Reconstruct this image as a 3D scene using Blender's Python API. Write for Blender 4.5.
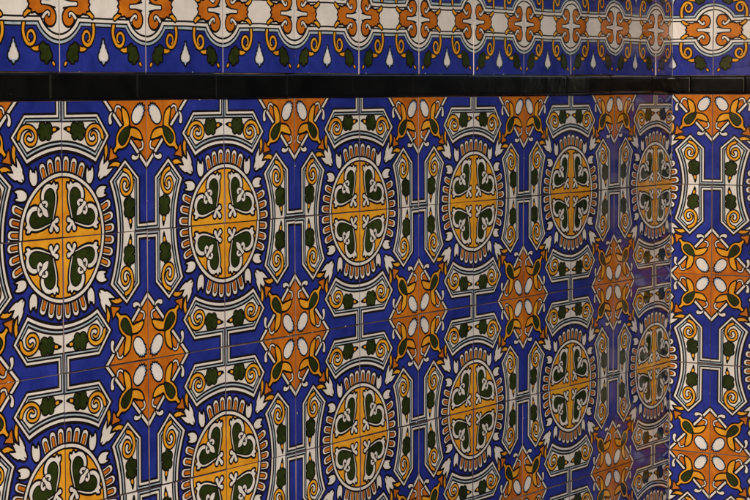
import bpy, math, random
import numpy as np
from mathutils import Matrix, Vector

for o in list(bpy.data.objects):
    bpy.data.objects.remove(o)
SC = bpy.context.scene
COL = SC.collection
T = 0.15            # tile edge in metres
Z0 = 1.50           # height of the top of the patterned dado
RNG = np.random.default_rng(11)
random.seed(5)

# ------------------------------------------------------------------ camera
FPX = 2265.07
RV = (0.0658, -1.0038, -0.0382)
CPOS = (-12.6967, -0.1109, -10.7863)


def rodrigues(r):
    r = np.array(r); t = np.linalg.norm(r); k = r / t
    K = np.array([[0, -k[2], k[1]], [k[2], 0, -k[0]], [-k[1], k[0], 0]])
    return np.eye(3) + math.sin(t) * K + (1 - math.cos(t)) * K @ K


_R = rodrigues(RV)
_B = np.array([[1, 0, 0], [0, 0, 1], [0, -1, 0]], float)   # (u, v, depth) -> (x, y, z)
cam_d = bpy.data.cameras.new('camera')
cam = bpy.data.objects.new('camera', cam_d)
COL.objects.link(cam)
cam_d.sensor_width = 36.0
cam_d.lens = 36.0 * FPX / 750.0
cam_d.clip_start = 0.05
cam_d.clip_end = 900
_p = (_B @ np.array(CPOS)) * T + np.array([0, 0, Z0])
_r, _u, _b = _B @ _R[0], -(_B @ _R[1]), -(_B @ _R[2])
cam.matrix_world = Matrix(((_r[0], _u[0], _b[0], _p[0]), (_r[1], _u[1], _b[1], _p[1]),
                           (_r[2], _u[2], _b[2], _p[2]), (0, 0, 0, 1)))
SC.camera = cam


def project(P):
    """world points -> photograph pixels (750 wide), only used to tell which motifs are in the frame"""
    P = np.asarray(P) - _p
    z = -(P @ _b)
    return np.stack([375 + FPX * (P @ _r) / z, 250 - FPX * (P @ _u) / z], 1)


# ------------------------------------------------------------------ light
SUN_AZ = math.radians(206)      # measured from +X counter-clockwise: sun stands to the left and in front of the wall
SUN_EL = math.radians(20)
world = bpy.data.worlds.new('World')
SC.world = world
world.use_nodes = True
wn = world.node_tree.nodes
bg = wn['Background']
sky = wn.new('ShaderNodeTexSky')
sky.sky_type = 'NISHITA'
sky.sun_disc = False
sky.sun_elevation = SUN_EL
sky.sun_rotation = math.pi / 2 - SUN_AZ
world.node_tree.links.new(sky.outputs[0], bg.inputs[0])
bg.inputs[1].default_value = 0.06
sun_d = bpy.data.lights.new('sun', 'SUN')
sun_d.energy = 1.5
sun_d.angle = math.radians(10)
sun_d.color = (1.0, 0.90, 0.78)
sun = bpy.data.objects.new('sun', sun_d)
COL.objects.link(sun)
sd = Vector((math.cos(SUN_EL) * math.cos(SUN_AZ), math.cos(SUN_EL) * math.sin(SUN_AZ), math.sin(SUN_EL)))
sun.rotation_euler = sd.to_track_quat('Z', 'Y').to_euler()
sun.location = (-8, -5, 6)
SC.view_settings.view_transform = 'Standard'
SC.view_settings.look = 'None'
SC.view_settings.gamma = 1
SC.view_settings.use_curve_mapping = False
SC.view_settings.exposure = 2.0


# ------------------------------------------------------------------ materials
def node(nt, kind, **kw):
    n = nt.nodes.new(kind)
    for k, v in kw.items():
        setattr(n, k, v)
    return n


def glaze(name, c_lo, c_hi, rough=(0.07, 0.2), spec=0.5, scale=38, stretch=1.0, bump=0.16):
    m = bpy.data.materials.new(name)
    m.use_nodes = True
    nt = m.node_tree
    L = nt.links.new
    b = nt.nodes['Principled BSDF']
    geo = node(nt, 'ShaderNodeNewGeometry')
    mp = node(nt, 'ShaderNodeMapping')
    mp.inputs['Scale'].default_value = (1, 1, stretch)
    L(geo.outputs['Position'], mp.inputs[0])
    n1 = node(nt, 'ShaderNodeTexNoise')
    n1.inputs['Scale'].default_value = scale
    n1.inputs['Detail'].default_value = 5
    n1.inputs['Roughness'].default_value = 0.62
    n1.inputs['Distortion'].default_value = 0.6
    L(mp.outputs[0], n1.inputs['Vector'])
    att = node(nt, 'ShaderNodeAttribute', attribute_name='tint')
    ad = node(nt, 'ShaderNodeMath', operation='ADD')
    L(n1.outputs['Fac'], ad.inputs[0])
    L(att.outputs['Fac'], ad.inputs[1])
    rp = node(nt, 'ShaderNodeValToRGB')
    rp.color_ramp.elements[0].position = 0.30
    rp.color_ramp.elements[0].color = (*c_lo, 1)
    rp.color_ramp.elements[1].position = 0.72
    rp.color_ramp.elements[1].color = (*c_hi, 1)
    L(ad.outputs[0], rp.inputs[0])
    # pin-holes and specks in the glaze
    vo = node(nt, 'ShaderNodeTexVoronoi')
    vo.inputs['Scale'].default_value = 260
    L(geo.outputs['Position'], vo.inputs['Vector'])
    n2 = node(nt, 'ShaderNodeTexNoise')
    n2.inputs['Scale'].default_value = 60
    L(geo.outputs['Position'], n2.inputs['Vector'])
    lt = node(nt, 'ShaderNodeMath', operation='LESS_THAN')
    lt.inputs[1].default_value = 0.11
    L(vo.outputs['Distance'], lt.inputs[0])
    gt = node(nt, 'ShaderNodeMath', operation='GREATER_THAN')
    gt.inputs[1].default_value = 0.60
    L(n2.outputs['Fac'], gt.inputs[0])
    ml = node(nt, 'ShaderNodeMath', operation='MULTIPLY')
    L(lt.outputs[0], ml.inputs[0])
    L(gt.outputs[0], ml.inputs[1])
    ml2 = node(nt, 'ShaderNodeMath', operation='MULTIPLY')
    L(ml.outputs[0], ml2.inputs[0])
    ml2.inputs[1].default_value = 0.45
    mx = node(nt, 'ShaderNodeMix', data_type='RGBA')
    L(ml2.outputs[0], mx.inputs[0])
    L(rp.outputs[0], mx.inputs[6])
    mx.inputs[7].default_value = (0.10, 0.075, 0.06, 1)
    L(mx.outputs[2], b.inputs['Base Color'])
    mr = node(nt, 'ShaderNodeMapRange')
    mr.inputs[1].default_value = 0.35
    mr.inputs[2].default_value = 0.75
    mr.inputs[3].default_value = rough[0]
    mr.inputs[4].default_value = rough[1]
    n3 = node(nt, 'ShaderNodeTexNoise')
    n3.inputs['Scale'].default_value = 14
    n3.inputs['Detail'].default_value = 6
    L(geo.outputs['Position'], n3.inputs['Vector'])
    L(n3.outputs['Fac'], mr.inputs[0])
    L(mr.outputs[0], b.inputs['Roughness'])
    b.inputs['Specular IOR Level'].default_value = spec
    n4 = node(nt, 'ShaderNodeTexNoise')
    n4.inputs['Scale'].default_value = 55
    n4.inputs['Detail'].default_value = 2
    L(geo.outputs['Position'], n4.inputs['Vector'])
    bp = node(nt, 'ShaderNodeBump')
    bp.inputs['Strength'].default_value = bump
    bp.inputs['Distance'].default_value = 0.002
    L(n4.outputs['Fac'], bp.inputs['Height'])
    L(bp.outputs[0], b.inputs['Normal'])
    return m


def matte(name, c_lo, c_hi, scale, rough=0.85, bump=0.3, dist=0.004):
    m = bpy.data.materials.new(name)
    m.use_nodes = True
    nt = m.node_tree
    L = nt.links.new
    b = nt.nodes['Principled BSDF']
    geo = node(nt, 'ShaderNodeNewGeometry')
    n1 = node(nt, 'ShaderNodeTexNoise')
    n1.inputs['Scale'].default_value = scale
    n1.inputs['Detail'].default_value = 8
    n1.inputs['Roughness'].default_value = 0.65
    L(geo.outputs['Position'], n1.inputs['Vector'])
    rp = node(nt, 'ShaderNodeValToRGB')
    rp.color_ramp.elements[0].position = 0.36
    rp.color_ramp.elements[0].color = (*c_lo, 1)
    rp.color_ramp.elements[1].position = 0.64
    rp.color_ramp.elements[1].color = (*c_hi, 1)
    L(n1.outputs['Fac'], rp.inputs[0])
    L(rp.outputs[0], b.inputs['Base Color'])
    b.inputs['Roughness'].default_value = rough
    bp = node(nt, 'ShaderNodeBump')
    bp.inputs['Strength'].default_value = bump
    bp.inputs['Distance'].default_value = dist
    L(n1.outputs['Fac'], bp.inputs['Height'])
    L(bp.outputs[0], b.inputs['Normal'])
    return m


MATS = {
    'blue': glaze('cobalt_blue_glaze', (0.011, 0.019, 0.165), (0.026, 0.040, 0.305), scale=30),
    'white': glaze('tin_white_glaze', (0.63, 0.57, 0.52), (0.76, 0.71, 0.66), scale=24),
    'black': glaze('manganese_line', (0.005, 0.004, 0.004), (0.018, 0.010, 0.010), rough=(0.15, 0.3)),
    'yellow': glaze('yellow_glaze', (0.60, 0.23, 0.012), (0.80, 0.39, 0.028), scale=45),
    'orange': glaze('orange_glaze', (0.38, 0.092, 0.008), (0.62, 0.190, 0.013), scale=42),
    'green': glaze('copper_green_glaze', (0.012, 0.018, 0.003), (0.032, 0.046, 0.008), scale=60),
    'teal': glaze('pale_teal_glaze', (0.27, 0.35, 0.41), (0.47, 0.54, 0.59), scale=60),
    'sky': glaze('thin_blue_wash', (0.24, 0.34, 0.52), (0.45, 0.55, 0.66), scale=90),
    'biscuit': matte('fired_biscuit', (0.30, 0.19, 0.13), (0.62, 0.50, 0.42), 180),
    'pale_edge': glaze('pale_tile_edge', (0.10, 0.06, 0.05), (0.52, 0.43, 0.40), rough=(0.3, 0.6), scale=9),
    'edge': glaze('worn_tile_edge', (0.02, 0.009, 0.009), (0.24, 0.165, 0.15), rough=(0.3, 0.6), scale=9),
    'trim': glaze('black_glaze', (0.002, 0.002, 0.002), (0.006, 0.006, 0.006), rough=(0.10, 0.22), scale=20, spec=0.27),
    'grout': matte('cement_grout', (0.04, 0.022, 0.018), (0.27, 0.20, 0.17), 16, bump=0.4, dist=0.002),
    'plaster': matte('cream_plaster', (0.50, 0.44, 0.35), (0.60, 0.54, 0.45), 6),
    'stone': matte('dark_basalt', (0.006, 0.006, 0.006), (0.014, 0.0135, 0.013), 5),
    'paving': matte('dark_paving', (0.035, 0.033, 0.031), (0.075, 0.070, 0.064), 7),
}
MKEYS = list(MATS)
MI = {k: i for i, k in enumerate(MKEYS)}


# ------------------------------------------------------------------ 2-D drawing helpers (tile units)
def area(p):
    x, y = p[:, 0], p[:, 1]
    return 0.5 * float(np.sum(x * np.roll(y, -1) - np.roll(x, -1) * y))


def ccw(p):
    p = np.asarray(p, float)
    return p if area(p) > 0 else p[::-1].copy()


def smooth(pts, closed=True, n=5):
    P = np.asarray(pts, float)
    N = len(P)
    out = []
    for i in range(N if closed else N - 1):
        if closed:
            a, b, c, d = P[i - 1], P[i], P[(i + 1) % N], P[(i + 2) % N]
        else:
            a, b, c, d = P[max(i - 1, 0)], P[i], P[i + 1], P[min(i + 2, N - 1)]
        for k in range(n):
            t = k / n
            out.append(0.5 * ((2 * b) + (c - a) * t + (2 * a - 5 * b + 4 * c - d) * t * t + (3 * b - a - 3 * c + d) * t ** 3))
    if not closed:
        out.append(P[-1])
    return np.array(out)


def offset(poly, d):
    """grow a polygon by d (shrink when negative), mitred with a limit"""
    p = ccw(poly)
    e = np.roll(p, -1, 0) - p
    l = np.linalg.norm(e, axis=1)
    keep = l > 1e-7
    p = p[keep]
    e = np.roll(p, -1, 0) - p
    e /= np.linalg.norm(e, axis=1)[:, None]
    nrm = np.stack([e[:, 1], -e[:, 0]], 1)
    n0 = np.roll(nrm, 1, 0)
    m = nrm + n0
    dn = 1 + np.sum(nrm * n0, 1)
    dn = np.maximum(dn, 0.28)
    return p + d * m / dn[:, None]


def stroke(path, w, cap=True):
    """outline polygon of a brush stroke; w is the full width, or one per point"""
    P = np.asarray(path, float)
    w = np.broadcast_to(np.asarray(w, float), (len(P),)) / 2
    t = np.gradient(P, axis=0)
    t /= np.linalg.norm(t, axis=1)[:, None]
    nr = np.stack([-t[:, 1], t[:, 0]], 1)
    Lf, Rt = P + nr * w[:, None], P - nr * w[:, None]
    out = list(Lf)
    if cap:
        a0 = math.atan2(nr[-1, 1], nr[-1, 0])
        out += [P[-1] + w[-1] * np.array([math.cos(a0 - k * math.pi / 5), math.sin(a0 - k * math.pi / 5)]) for k in range(1, 5)]
    out += list(Rt[::-1])
    if cap:
        a0 = math.atan2(-nr[0, 1], -nr[0, 0])
        out += [P[0] + w[0] * np.array([math.cos(a0 - k * math.pi / 5), math.sin(a0 - k * math.pi / 5)]) for k in range(1, 5)]
    return np.array(out)


def disc(c, r, n=28, a0=0.0, a1=2 * math.pi):
    a = np.linspace(a0, a1, n, endpoint=(a1 - a0) < 6.28)
    return np.stack([c[0] + r * np.cos(a), c[1] + r * np.sin(a)], 1)


def clip(p, x0, x1, y0, y1):
    for ax, lim, sg in ((0, x0, 1), (0, x1, -1), (1, y0, 1), (1, y1, -1)):
        if len(p) == 0:
            return p
        out = []
        s = (p[:, ax] - lim) * sg
        for i in range(len(p)):
            j = (i + 1) % len(p)
            if s[i] >= 0:
                out.append(p[i])
            if (s[i] >= 0) != (s[j] >= 0):
                f = s[i] / (s[i] - s[j])
                out.append(p[i] + f * (p[j] - p[i]))
        p = np.array(out)
    if len(p):
        d = np.linalg.norm(p - np.roll(p, 1, 0), axis=1)
        p = p[d > 1e-6]
    return p


def swap(p):
    return np.asarray(p, float)[:, ::-1].copy()


def diag(pts):
    """(along the tile diagonal, across it) -> tile coordinates"""
    P = np.asarray(pts, float)
    s = math.sqrt(0.5)
    return np.stack([(P[:, 0] - P[:, 1]) * s, (P[:, 0] + P[:, 1]) * s], 1)


def both(half):
    """half outline in diagonal coordinates -> closed outline, mirrored across the diagonal"""
    h = list(half)
    return h + [(d, -e) for d, e in reversed(h) if abs(e) > 1e-6]


LINE = 0.0185


class Sheet:
    """a painter's list of glazed shapes; every later shape lies a hair above the one before"""
    def __init__(self):
        self.items = []
        self.coat = 0

    def raw(self, group, poly, col):
        if not (col == 'black' and self.items and self.items[-1][2] == 'black'):
            self.coat += 1
        self.items.append((group, ccw(poly), col, self.coat))

    def add(self, group, poly, col, line=LINE):
        if line:
            p = ccw(poly)
            o = offset(p, line)
            ok = len(o) == len(p)
            if ok:
                ok = bool(np.all(np.sum((np.roll(o, -1, 0) - o) * (np.roll(p, -1, 0) - p), 1) > 0))
            if ok:
                self.raw(group, o, 'black')
            else:
                self.outline(group, p, line)
        self.raw(group, poly, col)

    def outline(self, group, p, w):
        """a drawn line round a shape with tight hollows, made of short dabs"""
        q = np.roll(p, -1, 0)
        for i in range(len(p)):
            e = q[i] - p[i]
            l = np.linalg.norm(e)
            if l < 1e-6:
                continue
            e = e / l
            n = np.array([e[1], -e[0]]) * w
            x = e * min(.25 * w, .004)
            self.raw(group, [p[i] - x, q[i] + x, q[i] + x + n, p[i] - x + n], 'black')
            f = p[i] - p[i - 1]
            f = f / max(np.linalg.norm(f), 1e-9)
            cr = f[0] * e[1] - f[1] * e[0]
            if cr > .3 or (f @ e < 0 and cr > 0):
                m = np.array([f[1], -f[0]]) + np.array([e[1], -e[0]])
                m = m / max(m @ m / 2, .45)
                self.raw(group, [p[i], p[i] + np.array([f[1], -f[0]]) * w, p[i] + m * w, p[i] + np.array([e[1], -e[0]]) * w], 'black')

    def add2(self, groups, poly, col, line=LINE):
        self.add(groups[0], poly, col, line)
        self.add(groups[1], swap(poly), col, line)

    def brush2(self, groups, path, w, col, line=LINE):
        for g, f in ((groups[0], lambda q: q), (groups[1], swap)):
            P = f(np.asarray(path, float))
            self.raw(g, stroke(P, np.asarray(w) + 2 * line), 'black')
            self.raw(g, stroke(P, w), col)

    def bake(self, x0, x1, y0, y1, shrink=0.0):
        """clip to the tile face -> {group: [(verts, layer, colour)]}"""
        res = {}
        for g, p, c, k in self.items:
            q = clip(p, x0, x1, y0, y1)
            if len(q) >= 3 and abs(area(q)) > 2e-6:
                res.setdefault(g, []).append((q, k, c))
        return res


# ------------------------------------------------------------------ the dado tile: medallion corner (0,0), star corner (1,1)
def dado_tile():
    S = Sheet()
    # tulip and its two petals on the diagonal
    S.brush2(('tulip', 'tulip'), smooth([(.560, .490), (.61, .518), (.66, .514), (.725, .475)], False), [.030] * 16, 'yellow', .016)
    S.add2(('tulip', 'tulip'), smooth([(.292, .506), (.300, .478), (.318, .488), (.330, .484), (.350, .510), (.358, .470), (.352, .425), (.328, .392), (.300, .392),
                                       (.282, .415), (.280, .460)], True, 3), 'white', .019)
    S.add('tulip', diag(both([(.600, 0), (.606, .018), (.630, .030), (.652, .036), (.668, .054), (.706, .066), (.768, .074), (.736, .050), (.712, .027), (.738, .020), (.796, .004)])), 'white', .019)
    S.raw('tulip', diag([(.585, -.008), (.625, -.003), (.625, .003), (.585, .008)]), 'black')
    # orange star quarter with its white border
    for s, c in ((1.455, 'black'), (1.479, 'white'), (1.510, 'black'), (1.533, 'orange')):
        S.raw('star', [(s - 1.2, 1.2), (1.2, s - 1.2), (1.2, 1.2)], c)
    hook = smooth([(.566, .834), (.560, .862), (.568, .890), (.586, .904)], False)
    S.brush2(('star', 'star'), hook, np.linspace(.036, .007, len(hook)), 'white', .014)
    ring = smooth([(.622, .914), (.632, .945), (.660, .954), (.692, .936), (.712, .896), (.712, .850)], False)
    S.brush2(('star', 'star'), ring, [.013] * len(ring), 'white', .0115)
    # twisted yellow calyx with green drop, orange arrow towards the tulip
    S.add('star', diag(both([(.786, 0), (.862, .052), (.862, .022), (.900, .014), (.915, 0)])), 'orange', .014)
    cal = smooth(both([(.872, .010), (.900, .012), (.924, .020), (.948, .044), (.985, .064), (1.03, .067), (1.065, .058), (1.088, .060), (1.108, .092), (1.132, .130),
                       (1.160, .166), (1.174, .136), (1.176, .102), (1.162, .064), (1.136, .030), (1.112, .007)]), True, 4)
    S.add('star', diag(cal), 'yellow', .0165)
    S.add('star', diag(smooth(both([(.962, 0), (.968, .024), (.992, .037), (1.03, .038), (1.07, .030), (1.100, .014), (1.122, .003)]), True, 4)), 'green', .013)
    # jagged white flame by the star's heart, its edge washed with blue
    fl = smooth([(1.170, 0), (1.175, .026), (1.198, .048), (1.236, .060), (1.272, .060)], False, 3).tolist() + [
        (1.286, .052), (1.304, .055), (1.306, .041), (1.326, .040), (1.324, .026), (1.344, .018), (1.334, .004), (1.348, -.010), (1.328, -.022),
        (1.330, -.038), (1.308, -.040), (1.300, -.054), (1.280, -.050)] + smooth([(1.262, -.060), (1.232, -.060), (1.196, -.048), (1.175, -.026)], False, 3).tolist()
    fl = [(1.264 + (d - 1.256) * .97, e * .90) for d, e in fl]
    S.add('star', diag(fl), 'sky', .014)
    S.raw('star', diag([(1.256 + (d - 1.256) * .93 - .006, e * .92) for d, e in fl]), 'white')
    # the two bow-sided cartouches
    ang = np.linspace(-.25, math.asin(.390 / .878), 14)

    def cartouche(ins):
        r = .878 + .28 * ins
        p = [(-.25 + r * math.cos(t), r * math.sin(t)) for t in ang]
        p += [(.735, .562), (.908, .412), (.908, .066), (1.3, .066), (1.3, -.215)]
        return offset(np.array(p), -ins)
    g = ('side', 'cap')
    for ins, c in ((-.006, 'black'), (.0125, 'white'), (.0285, 'black'), (.0435, 'teal'), (.0530, 'black'), (.0665, 'white')):
        S.add2(g, cartouche(ins), c, 0)
    sc = smooth([(.726, .472), (.772, .452), (.806, .408), (.810, .350), (.782, .300), (.736, .284), (.694, .310), (.686, .360), (.712, .398), (.748, .390),
                 (.764, .360), (.750, .340)], False, 5)
    S.brush2(g, smooth([(.755, .285), (.764, .270), (.770, .245)], False, 3), [.022, .022, .02, .02, .02, .02, .02], 'yellow', .012)
    S.brush2(g, sc, np.concatenate([np.linspace(.026, .022, 20), np.linspace(.022, .012, len(sc) - 20)]), 'yellow', .0145)
    lf = smooth([(.768, .268), (.790, .262), (.800, .240), (.812, .246), (.834, .236), (.842, .208), (.828, .186), (.812, .180), (.832, .166), (.834, .132), (.810, .112),
                 (.788, .120), (.782, .100), (.766, .104), (.762, .126), (.738, .122), (.720, .146), (.728, .172), (.746, .180), (.724, .190), (.718, .222), (.736, .246), (.756, .240)], True, 4)
    S.add2(g, lf, 'green', .012)
    S.add2(g, stroke([(.790, .088), (.793, .072)], [.024, .022]), 'yellow', .013)
    S.add2(g, stroke([(.796, .048), (.796, .028)], [.026, .010]), 'black', .004)
    # the tongues that ring the medallion
    for t in (.043, .124, .203):
        th = math.asin(t / .50) * .86
        d = np.array([math.sin(th), math.cos(th)])
        base = np.array([t, math.sqrt(.50 ** 2 - t * t)])
        path = lambda k0, k1: [base + d * k0, base + d * (k0 + k1) / 2, base + d * k1]
        S.add2(('medallion', 'medallion'), stroke(path(-.06, .068), .059), 'white', .0165)
        S.add2(('medallion', 'medallion'), stroke(path(-.06, .052), .026), 'orange', .0095)
    for r, c in ((.491, 'black'), (.475, 'white'), (.452, 'black'), (.437, 'yellow')):
        S.raw('medallion', disc((0, 0), r, 72), c)
    # green heart in a white scroll
    hw = [(.112, .124), (.094, .175), (.075, .235), (.066, .295), (.071, .345), (.056, .368), (.058, .396), (.080, .386), (.094, .408), (.118, .390), (.155, .399),
          (.200, .384), (.232, .345), (.240, .300), (.232, .270), (.250, .252)]
    S.add('medallion', smooth(hw + [(b, a) for a, b in reversed(hw)], True, 4), 'white', .018)
    hg = [(.122, .136), (.107, .185), (.093, .240), (.086, .298), (.098, .340), (.130, .362), (.166, .356), (.194, .332), (.204, .300), (.198, .268), (.204, .236), (.214, .214)]
    S.add('medallion', offset(smooth(hg + [(b, a) for a, b in reversed(hg)], True, 4), -.004), 'green', .0115)
    curl = smooth([(.246, .250), (.218, .266), (.190, .268), (.174, .252), (.184, .238)], False)
    S.brush2(('medallion', 'medallion'), curl, np.linspace(.018, .022, len(curl)), 'white', .010)
    S.add('medallion', diag(smooth(both([(.228, 0), (.258, .020), (.286, .024), (.306, .014), (.330, .012), (.352, .016), (.362, .006)]), True, 3)), 'white', .010)
    # little trefoil at the centre
    lobes = [stroke([(.112, .112), (.5 * (.112 + q[0]), .5 * (.112 + q[1])), q], [.020, .022, .036]) for q in ((.064, .064), (.066, .132), (.132, .066))]
    for p in lobes:
        S.raw('medallion', offset(p, .015), 'black')
    for p in lobes:
        S.raw('medallion', p, 'white')
    return S


# ------------------------------------------------------------------ the frieze tile, one quarter: (0,0) is its centre
def frieze_quarter():
    S = Sheet()
    C = (.5, 0)

    def link(group, r, h, col):
        t0 = math.asin(h / r)
        arc = [(.5 + r * math.cos(t), r * math.sin(t)) for t in np.linspace(math.pi / 2, math.pi - t0, 18)]
        S.raw(group, [(.52, -.02), (.52, r)] + arc + [(-.02, h), (-.02, -.02)], col)
    # scroll hanging from the band
    sc = smooth([(.118, .115), (.116, .150), (.110, .195), (.120, .245), (.150, .290), (.188, .303), (.224, .284), (.236, .246), (.216, .210), (.184, .205),
                 (.160, .228), (.160, .262), (.178, .276)], False, 5)
    br = smooth([(.200, .322), (.235, .334), (.285, .328)], False, 4)
    P = [('scroll', stroke(br, np.linspace(.016, .032, len(br)) + .03), 'black'), ('scroll', stroke(br, np.linspace(.018, .034, len(br))), 'yellow')]
    for g, p, c in P:
        S.raw(g, p, c)
    for r, h, c in ((.302, .170, 'black'), (.290, .159, 'teal'), (.272, .142, 'black')):
        link('band', r, h, c)
    w = np.concatenate([np.linspace(.026, .023, 25), np.linspace(.023, .012, len(sc) - 25)])
    S.raw('scroll', stroke(sc, w + .032), 'black')
    S.raw('scroll', stroke(sc, w), 'yellow')
    for r, h, c in ((.272, .142, 'black'), (.257, .129, 'white'), (.232, .107, 'black'), (.216, .093, 'white')):
        link('band', r, h, c)
    leaf = smooth([(.300, .300), (.330, .288), (.352, .306), (.382, .312), (.392, .342), (.412, .366), (.408, .402), (.382, .412), (.372, .428), (.344, .430),
                   (.334, .410), (.306, .412), (.294, .388), (.304, .362), (.286, .340), (.288, .314)], True, 3)
    S.add('leaf', leaf, 'green', .015)
    S.add('leaf', stroke([(.430, .432), (.440, .444)], [.020, .016]), 'yellow', .012)
    # white bud on the centre line
    bud = [(-.02, .262), (.003, .262), (.008, .292), (.019, .300), (.022, .322), (.034, .330), (.040, .352), (.053, .366), (.056, .394), (.040, .414), (.014, .420), (.004, .438), (-.02, .438)]
    S.add('bud', bud, 'sky', .016)
    S.raw('bud', [(-.02, .285), (.002, .286), (.012, .308), (.022, .330), (.032, .344), (.046, .370), (.049, .394), (.034, .409), (-.02, .414)], 'white')
    # orange acanthus in the white field
    S.add('acanthus', stroke(smooth([(.235, .048), (.205, .052), (.165, .068), (.128, .092)], False, 4), np.linspace(.030, .024, 13)), 'yellow', .014)
    ac = [(.335, .018), (.385, .026), (.432, .048), (.456, .090), (.448, .134), (.420, .158), (.382, .160), (.350, .138), (.344, .108), (.362, .088), (.384, .082),
          (.386, .062), (.364, .054), (.338, .066), (.304, .076), (.268, .078), (.240, .064), (.210, .070), (.204, .048), (.172, .042), (.186, .018), (.166, -.02), (.335, -.02)]
    S.add('acanthus', smooth(ac, True, 2), 'orange', .0165)
    hk = smooth([(.322, .104), (.346, .080), (.368, .068), (.386, .074), (.384, .090)], False, 4)
    S.raw('acanthus', stroke(hk, .040), 'black')
    S.raw('acanthus', stroke(hk, np.linspace(.022, .012, len(hk))), 'white')
    S.raw('acanthus', [(.292, -.02), (.292, .008), (.302, .023), (.380, .025), (.46, .040), (.46, -.02)], 'black')
    S.raw('acanthus', [(.306, -.02), (.306, .006), (.314, .012), (.38, .013), (.46, .026), (.46, -.02)], 'white')
    return S


G0 = 0.0030       # half joint
G1 = G0 + 0.0026  # where the pillowed tile edge ends and the flat face starts
DZ = 1.15e-5      # height of one coat of glaze over the one below

DADO, FRIEZE = dado_tile(), frieze_quarter()
DADO_FULL = DADO.bake(G1, 1 - G1, G1, 1 - G1)
FRIEZE_Q = FRIEZE.bake(0, .5 - G1, 0, .5 - G1)


class Frame:
    """a wall face: origin at its top-left corner of the dado, right axis, outward normal"""
    def __init__(self, origin, right):
        self.o = np.array(origin, float)
        self.r = np.array(right, float)
        self.n = np.cross(self.r, np.array([0, 0, 1.0]))

    def world(self, u, v, h):
        return self.o + np.outer(u * T, self.r) + np.outer(-v * T, [0, 0, 1]) + np.outer(h, self.n)


class Build:
    """collects faces for one mesh object"""
    def __init__(self):
        self.v, self.f, self.m, self.t, self.n = [], [], [], [], 0

    def face_set(self, verts, faces, mats, tints):
        self.v.append(verts)
        self.f += [[i + self.n for i in f] for f in faces]
        self.m += mats
        self.t += tints
        self.n += len(verts)

    def obj(self, name, parent):
        me = bpy.data.meshes.new(name)
        V = np.concatenate(self.v) - np.array(parent.location)
        c = V.mean(0)
        V = V - c
        me.from_pydata(V.tolist(), [], self.f)
        used = sorted(set(self.m))
        for k in used:
            me.materials.append(MATS[k])
        ix = {k: i for i, k in enumerate(used)}
        me.polygons.foreach_set('material_index', [ix[k] for k in self.m])
        a = me.attributes.new('tint', 'FLOAT', 'FACE')
        a.data.foreach_set('value', self.t)
        me.update()
        o = bpy.data.objects.new(name, me)
        COL.objects.link(o)
        return o, Vector(c)


def link_part(build, name, thing, parent=None):
    """parent is a part object of that thing when this is a sub-part"""
    o, c = build.obj(name, thing)
    if parent is None:
        o.parent = thing
        o.location = c
    else:
        o.parent = parent
        o.location = c - parent.location
    return o


class TilePose:
    """how one hand-set tile sits: slight tilt, shift, turn, and the wobble of its drawing"""
    def __init__(self, u0, v0, w, h, sloppy=1.0):
        self.c = (u0 + w / 2, v0 + h / 2)
        k = sloppy
        self.rot = RNG.normal(0, .0016) * k
        self.du, self.dv = RNG.normal(0, .0016, 2) * k
        self.tu, self.tv = RNG.normal(0, .0040, 2) * k
        self.dh = RNG.normal(0, .00018) * k
        self.tint = float(np.clip(RNG.normal(0, .05), -.11, .11))
        self.ph = RNG.uniform(0, 6.28, 4)

    def place(self, frame, u, v, h, wob=True):
        a, b = u - self.c[0], v - self.c[1]
        if wob:
            win = np.clip(1 - (2.04 * a) ** 2, 0, 1) * np.clip(1 - (2.04 * b) ** 2, 0, 1)
            uu = u + win * .0045 * (np.sin(7 * b + self.ph[0]) + np.sin(13 * a + self.ph[1]))
            vv = v + win * .0045 * (np.sin(7 * a + self.ph[2]) + np.sin(13 * b + self.ph[3]))
            a, b = uu - self.c[0], vv - self.c[1]
        U = self.c[0] + a - self.rot * b + self.du
        V = self.c[1] + b + self.rot * a + self.dv
        H = h + self.dh + (a * self.tu + b * self.tv) * T
        return frame.world(U, V, H)


def blank(B, frame, pose, u0, u1, v0, v1, col, rim='edge'):
    """the tile body: pillowed edge and flat face, set 8 mm off the wall"""
    rings = [(G0, -.008), (G0, -.0011), (G0 + .0010, -.0003), (G1, -1e-5)]
    U, V, H = [], [], []
    for g, h in rings:
        U += [u0 + g, u1 - g, u1 - g, u0 + g]
        V += [v1 - g, v1 - g, v0 + g, v0 + g]
        H += [h] * 4
    P = pose.place(frame, np.array(U), np.array(V), np.array(H), False)
    F = [[k * 4 + i, k * 4 + (i + 1) % 4, k * 4 + 4 + (i + 1) % 4, k * 4 + 4 + i] for k in range(3) for i in range(4)]
    F.append([12, 13, 14, 15])
    m = [rim] * 12 + [col]
    B.face_set(P, F, m, [pose.tint] * 13)


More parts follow.
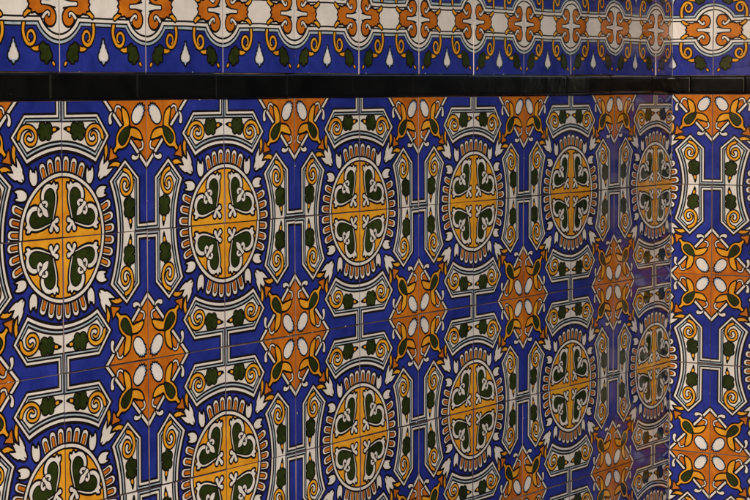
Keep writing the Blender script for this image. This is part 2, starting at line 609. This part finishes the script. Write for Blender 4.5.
def chips(B, frame, pose, u0, u1, v0, v1, amount):
    """little losses of glaze along the edges, showing the biscuit"""
    for _ in range(RNG.poisson(amount)):
        k = RNG.integers(4)
        s = RNG.uniform(.02, .98)
        l, d = RNG.uniform(.006, .03), RNG.uniform(.003, .010)
        pts = []
        for t in np.linspace(0, 1, 7):
            pts.append((t - .5, math.sin(math.pi * t) * RNG.uniform(.6, 1.2)))
        P = np.array([((s + p[0] * l), G0 + .002 + d * p[1]) for p in pts] + [(s + l / 2, G0 + .001), (s - l / 2, G0 + .001)])
        P[:, 0] = np.clip(P[:, 0], .008, .992)
        if k == 1: P = np.stack([P[:, 0], 1 - P[:, 1]], 1)
        if k == 2: P = swap(P)
        if k == 3: P = swap(np.stack([P[:, 0], 1 - P[:, 1]], 1))
        U, V = u0 + P[:, 0] * (u1 - u0), v0 + P[:, 1] * (v1 - v0)
        q = np.stack([U, -V], 1)
        if area(q) < 0:
            U, V = U[::-1], V[::-1]
        W = pose.place(frame, U, V, np.full(len(U), 150 * DZ), False)
        B.face_set(W, [list(range(len(U)))], ['biscuit' if RNG.random() < .5 else 'white'], [0.0])


def paint(dest, baked, frame, pose, mu, mv, sx, sy, key, wob=True):
    """lay the baked drawing on a tile, mirrored by (sx, sy) about its corner (mu, mv)"""
    flip = sx * -sy < 0
    for g, items in baked.items():
        B = dest(key(g))
        U = np.concatenate([mu + sx * q[:, 0] for q, k, c in items])
        V = np.concatenate([mv + sy * q[:, 1] for q, k, c in items])
        H = np.concatenate([np.full(len(q), (k + 1) * DZ) for q, k, c in items])
        W = pose.place(frame, U, V, H, wob)
        F, n = [], 0
        for q, k, c in items:
            f = list(range(n, n + len(q)))
            F.append(f[::-1] if flip else f)
            n += len(q)
        B.face_set(W, F, [c for _, _, c in items], [pose.tint + float(RNG.normal(0, .03)) for _ in items])


def in_frame(P):
    q = project(P)
    return bool(np.any((q[:, 0] > 1) & (q[:, 0] < 749) & (q[:, 1] > 1) & (q[:, 1] < 499)))


NAMES = {'medallion': 'medallion', 'star': 'star', 'cap': 'cartouche', 'side': 'cartouche', 'tulip': 'tulip',
         'band': 'chain_band', 'scroll': 'scroll', 'leaf': 'grape_leaf', 'bud': 'flower_bud', 'acanthus': 'acanthus_leaf'}


def wall_tiles(thing, faces):
    """faces: list of (frame, s0, s1, rows, trim_shift); builds dado, frieze, black trim and grout of one thing"""
    ground, frz, trim, grout = Build(), Build(), [], Build()
    motifs, fmotifs = {}, {}

    def getter(store):
        return lambda k: store.setdefault(k, Build())
    for fi, (fr, s0, s1, rows, tshift) in enumerate(faces):
        for i in range(math.floor(s0), math.ceil(s1 - 1e-6)):
            ua, ub = max(i, s0), min(i + 1, s1)
            full = ub - ua > .999
            for j in range(rows):
                ps = TilePose(ua, j, ub - ua, 1)
                blank(ground, fr, ps, ua, ub, j, j + 1, 'blue')
                mu, sx = (i, 1) if i % 2 == 0 else (i + 1, -1)
                mv, sy = (j + 1, -1) if j % 2 == 0 else (j, 1)
                bk = DADO_FULL
                if not full:
                    lo, hi = sorted(((ua - mu) * sx, (ub - mu) * sx))
                    bk = DADO.bake(lo + G1, hi - G1, G1, 1 - G1)

                def key(g):
                    if g == 'medallion': return (g, fi, mu, mv)
                    if g == 'star': return (g, fi, mu + sx, mv + sy)
                    if g == 'side': return (g, fi, mu, mv, sx)
                    if g == 'cap': return (g, fi, mu, mv, sy)
                    return (g, fi, i, j)
                paint(getter(motifs), bk, fr, ps, mu, mv, sx, sy, key)
                chips(ground, fr, ps, ua, ub, j, j + 1, 2.0)
            # frieze tile of the same column
            ps = TilePose(ua, -1.205, ub - ua, 1)
            blank(frz, fr, ps, ua, ub, -1.205, -.205, 'blue', 'pale_edge')
            cu, cv = i + .5, -.705
            for sx in (1, -1):
                lo, hi = (cu, i + 1) if sx > 0 else (i, cu)
                lo, hi = max(lo, s0), min(hi, s1)
                if hi - lo < .02:
                    continue
                a0, a1 = sorted(((lo - cu) * sx, (hi - cu) * sx))
                bk = FRIEZE_Q
                if a1 - a0 < .499:
                    bk = FRIEZE.bake(a0 + (G1 if a0 > .001 else 0), min(a1, .5) - G1, 0, .5 - G1)
                if s0 > i and abs(lo - s0) < 1e-6 and a0 < .001 and abs(s0 - cu) < .05:
                    bk = FRIEZE.bake(max(a0, (s0 - cu) * sx + G1), .5 - G1, 0, .5 - G1)
                for sy in (1, -1):
                    def fkey(g):
                        if g == 'band': return ('band', fi)
                        if g == 'bud': return (g, fi, i, sy)
                        if g == 'acanthus': return (g, fi, i, sx)
                        return (g, fi, i, sx, sy)
                    paint(getter(fmotifs), bk, fr, ps, cu, cv, sx, sy, fkey)
            chips(frz, fr, ps, ua, ub, -1.205, -.205, 2.0)
        # black liner
        cuts = [s0] + [x for x in (tshift if isinstance(tshift, list) else np.arange(math.floor(s0) + tshift, s1, 1.0)) if s0 + .06 < x < s1 - .06] + [s1]
        for k in range(len(cuts) - 1):
            B = Build()
            a, b = cuts[k], cuts[k + 1]
            ps = TilePose(a, -.2, b - a, .2)
            rings = [(.003, -.008), (.003, .0004), (.008, .0024), (.018, .0032), (.034, .0035)]
            U, V, H = [], [], []
            for g, h in rings:
                gu = min(g, .003 + (g - .003) * .4)
                U += [a + gu, b - gu, b - gu, a + gu]
                V += [-.001 - g, -.001 - g, -.2045 + g, -.2045 + g]
                H += [h] * 4
            P = ps.place(fr, np.array(U), np.array(V), np.array(H), False)
            F = [[q * 4 + i, q * 4 + (i + 1) % 4, q * 4 + 4 + (i + 1) % 4, q * 4 + 4 + i] for q in range(4) for i in range(4)] + [[16, 17, 18, 19]]
            B.face_set(P, F, ['trim'] * len(F), [0.0] * len(F))
            trim.append(B)
        q = np.array([[s0, rows], [s1, rows], [s1, -1.209], [s0, -1.209]], float)
        grout.face_set(fr.world(q[:, 0], q[:, 1], np.full(4, -.0016)), [[0, 1, 2, 3]], ['grout'], [0.0])
    link_part(grout, 'grout', thing)
    # motifs outside the picture stay on the ground mesh
    inside = []
    for k, B in motifs.items():
        P = np.concatenate(B.v)
        if in_frame(P) and faces[k[1]][4] is not None and k[1] == 0:
            inside.append((k, B))
        else:
            ground.face_set(P, B.f, B.m, B.t)
    panel = link_part(ground, 'tile_panel', thing)
    for k, B in inside:
        link_part(B, NAMES[k[0]], thing, panel)
    fin = []
    for k, B in fmotifs.items():
        P = np.concatenate(B.v)
        if in_frame(P) and k[1] == 0:
            fin.append((k, B))
        else:
            frz.face_set(P, B.f, B.m, B.t)
    fpanel = link_part(frz, 'frieze', thing)
    for k, B in fin:
        link_part(B, NAMES[k[0]], thing, fpanel)
    strip = Build()
    tin = []
    for B in trim:
        P = np.concatenate(B.v)
        (tin if in_frame(P) else [strip]).append(B) if in_frame(P) else strip.face_set(P, B.f, B.m, B.t)
    for B in tin:
        link_part(B, 'black_trim_tile', thing)
    if strip.n:
        link_part(strip, 'black_trim', thing)


def box(name, parent, x0, x1, y0, y1, z0, z1, mat, bevel=0.0):
    P = np.array([(x, y, z) for z in (z0, z1) for y in (y0, y1) for x in (x0, x1)], float)
    F = [[0, 2, 3, 1], [4, 5, 7, 6], [0, 1, 5, 4], [2, 6, 7, 3], [0, 4, 6, 2], [1, 3, 7, 5]]
    B = Build()
    B.face_set(P, F, [mat] * 6, [0.0] * 6)
    if parent is None:
        e = bpy.data.objects.new('tmp', None)
        o, c = B.obj(name, e)
        bpy.data.objects.remove(e)
        o.location = c
    else:
        o = link_part(B, name, parent)
    if bevel:
        bv = o.modifiers.new('edge', 'BEVEL')
        bv.width = bevel
        bv.segments = 3
    return o


def thing(name, loc, label, cat):
    o = bpy.data.objects.new(name, None)
    o.empty_display_size = .2
    COL.objects.link(o)
    o.location = loc
    o['label'] = label
    o['category'] = cat
    return o


# ------------------------------------------------------------------ setting and structure
UC = 10.4345                 # corner between wall and pier, in tiles
PW = 0.985                   # how far the pier stands out
XC = UC * T
ROWS = 9
ZB = Z0 - ROWS * T           # bottom of the tiles
ZT = Z0 + 1.209 * T          # top of the frieze
UL = -8                      # left end of the wall
XE = XC + 2 * T

gr = box('ground', None, -400, 400, -400, 400, -.5, 0, 'paving')
gr['kind'] = 'structure'

wall = thing('tiled_wall', (UL * T + 1.4, .1, 0), 'long glossy tiled wall with whole round yellow medallions and orange stars on blue, running back to the corner', 'wall')
box('masonry', wall, UL * T - .02, XE + .9, .0081, .26, 0, 3.2, 'plaster')
box('plaster_band', wall, UL * T, XC, -.004, .0081, ZT + .002, 3.2, 'plaster', .003)
box('skirting', wall, UL * T, XC, -.012, .0081, 0, ZB - .001, 'stone', .003)
wall_tiles(wall, [(Frame((0, 0, Z0), (1, 0, 0)), UL, UC, ROWS, -.13)])

pier = thing('tiled_pier', (XC + T, -.06, 0), 'narrow tiled pier at the right with one column of orange stars and no whole medallion', 'pier')
YF = -PW * T
box('masonry', pier, XC + .0081, XE - .0081, YF + .0081, .006, 0, 3.2, 'plaster')
box('plaster_band', pier, XC - .004, XE + .004, YF - .004, .0, ZT + .002, 3.199, 'plaster', .003)
box('skirting', pier, XC - .012, XE + .012, YF - .012, .0, 0, ZB - .001, 'stone', .003)
wall_tiles(pier, [(Frame((XC, (1 - .4926) * T, Z0), (0, -1, 0)), 1 - .4926, 1 - .4926 + PW, ROWS, [.735, 1.385]),
                  (Frame((XC, YF, Z0), (1, 0, 0)), 0, 2, ROWS, .5)])

opp = thing('shade_wall', (0, -3.3, 0), 'dark wall added out of view opposite the tiles, to block sun and darken reflections', 'wall')  # added unseen blocker: dims sun towards the corner, keeps glaze reflections dark
box('masonry', opp, -5.3, 8, -3.6, -3.2, 0, 6.5, 'stone', .01)
box('coping', opp, -5.35, 8.05, -3.65, -3.15, 6.5, 6.6, 'stone', .01)
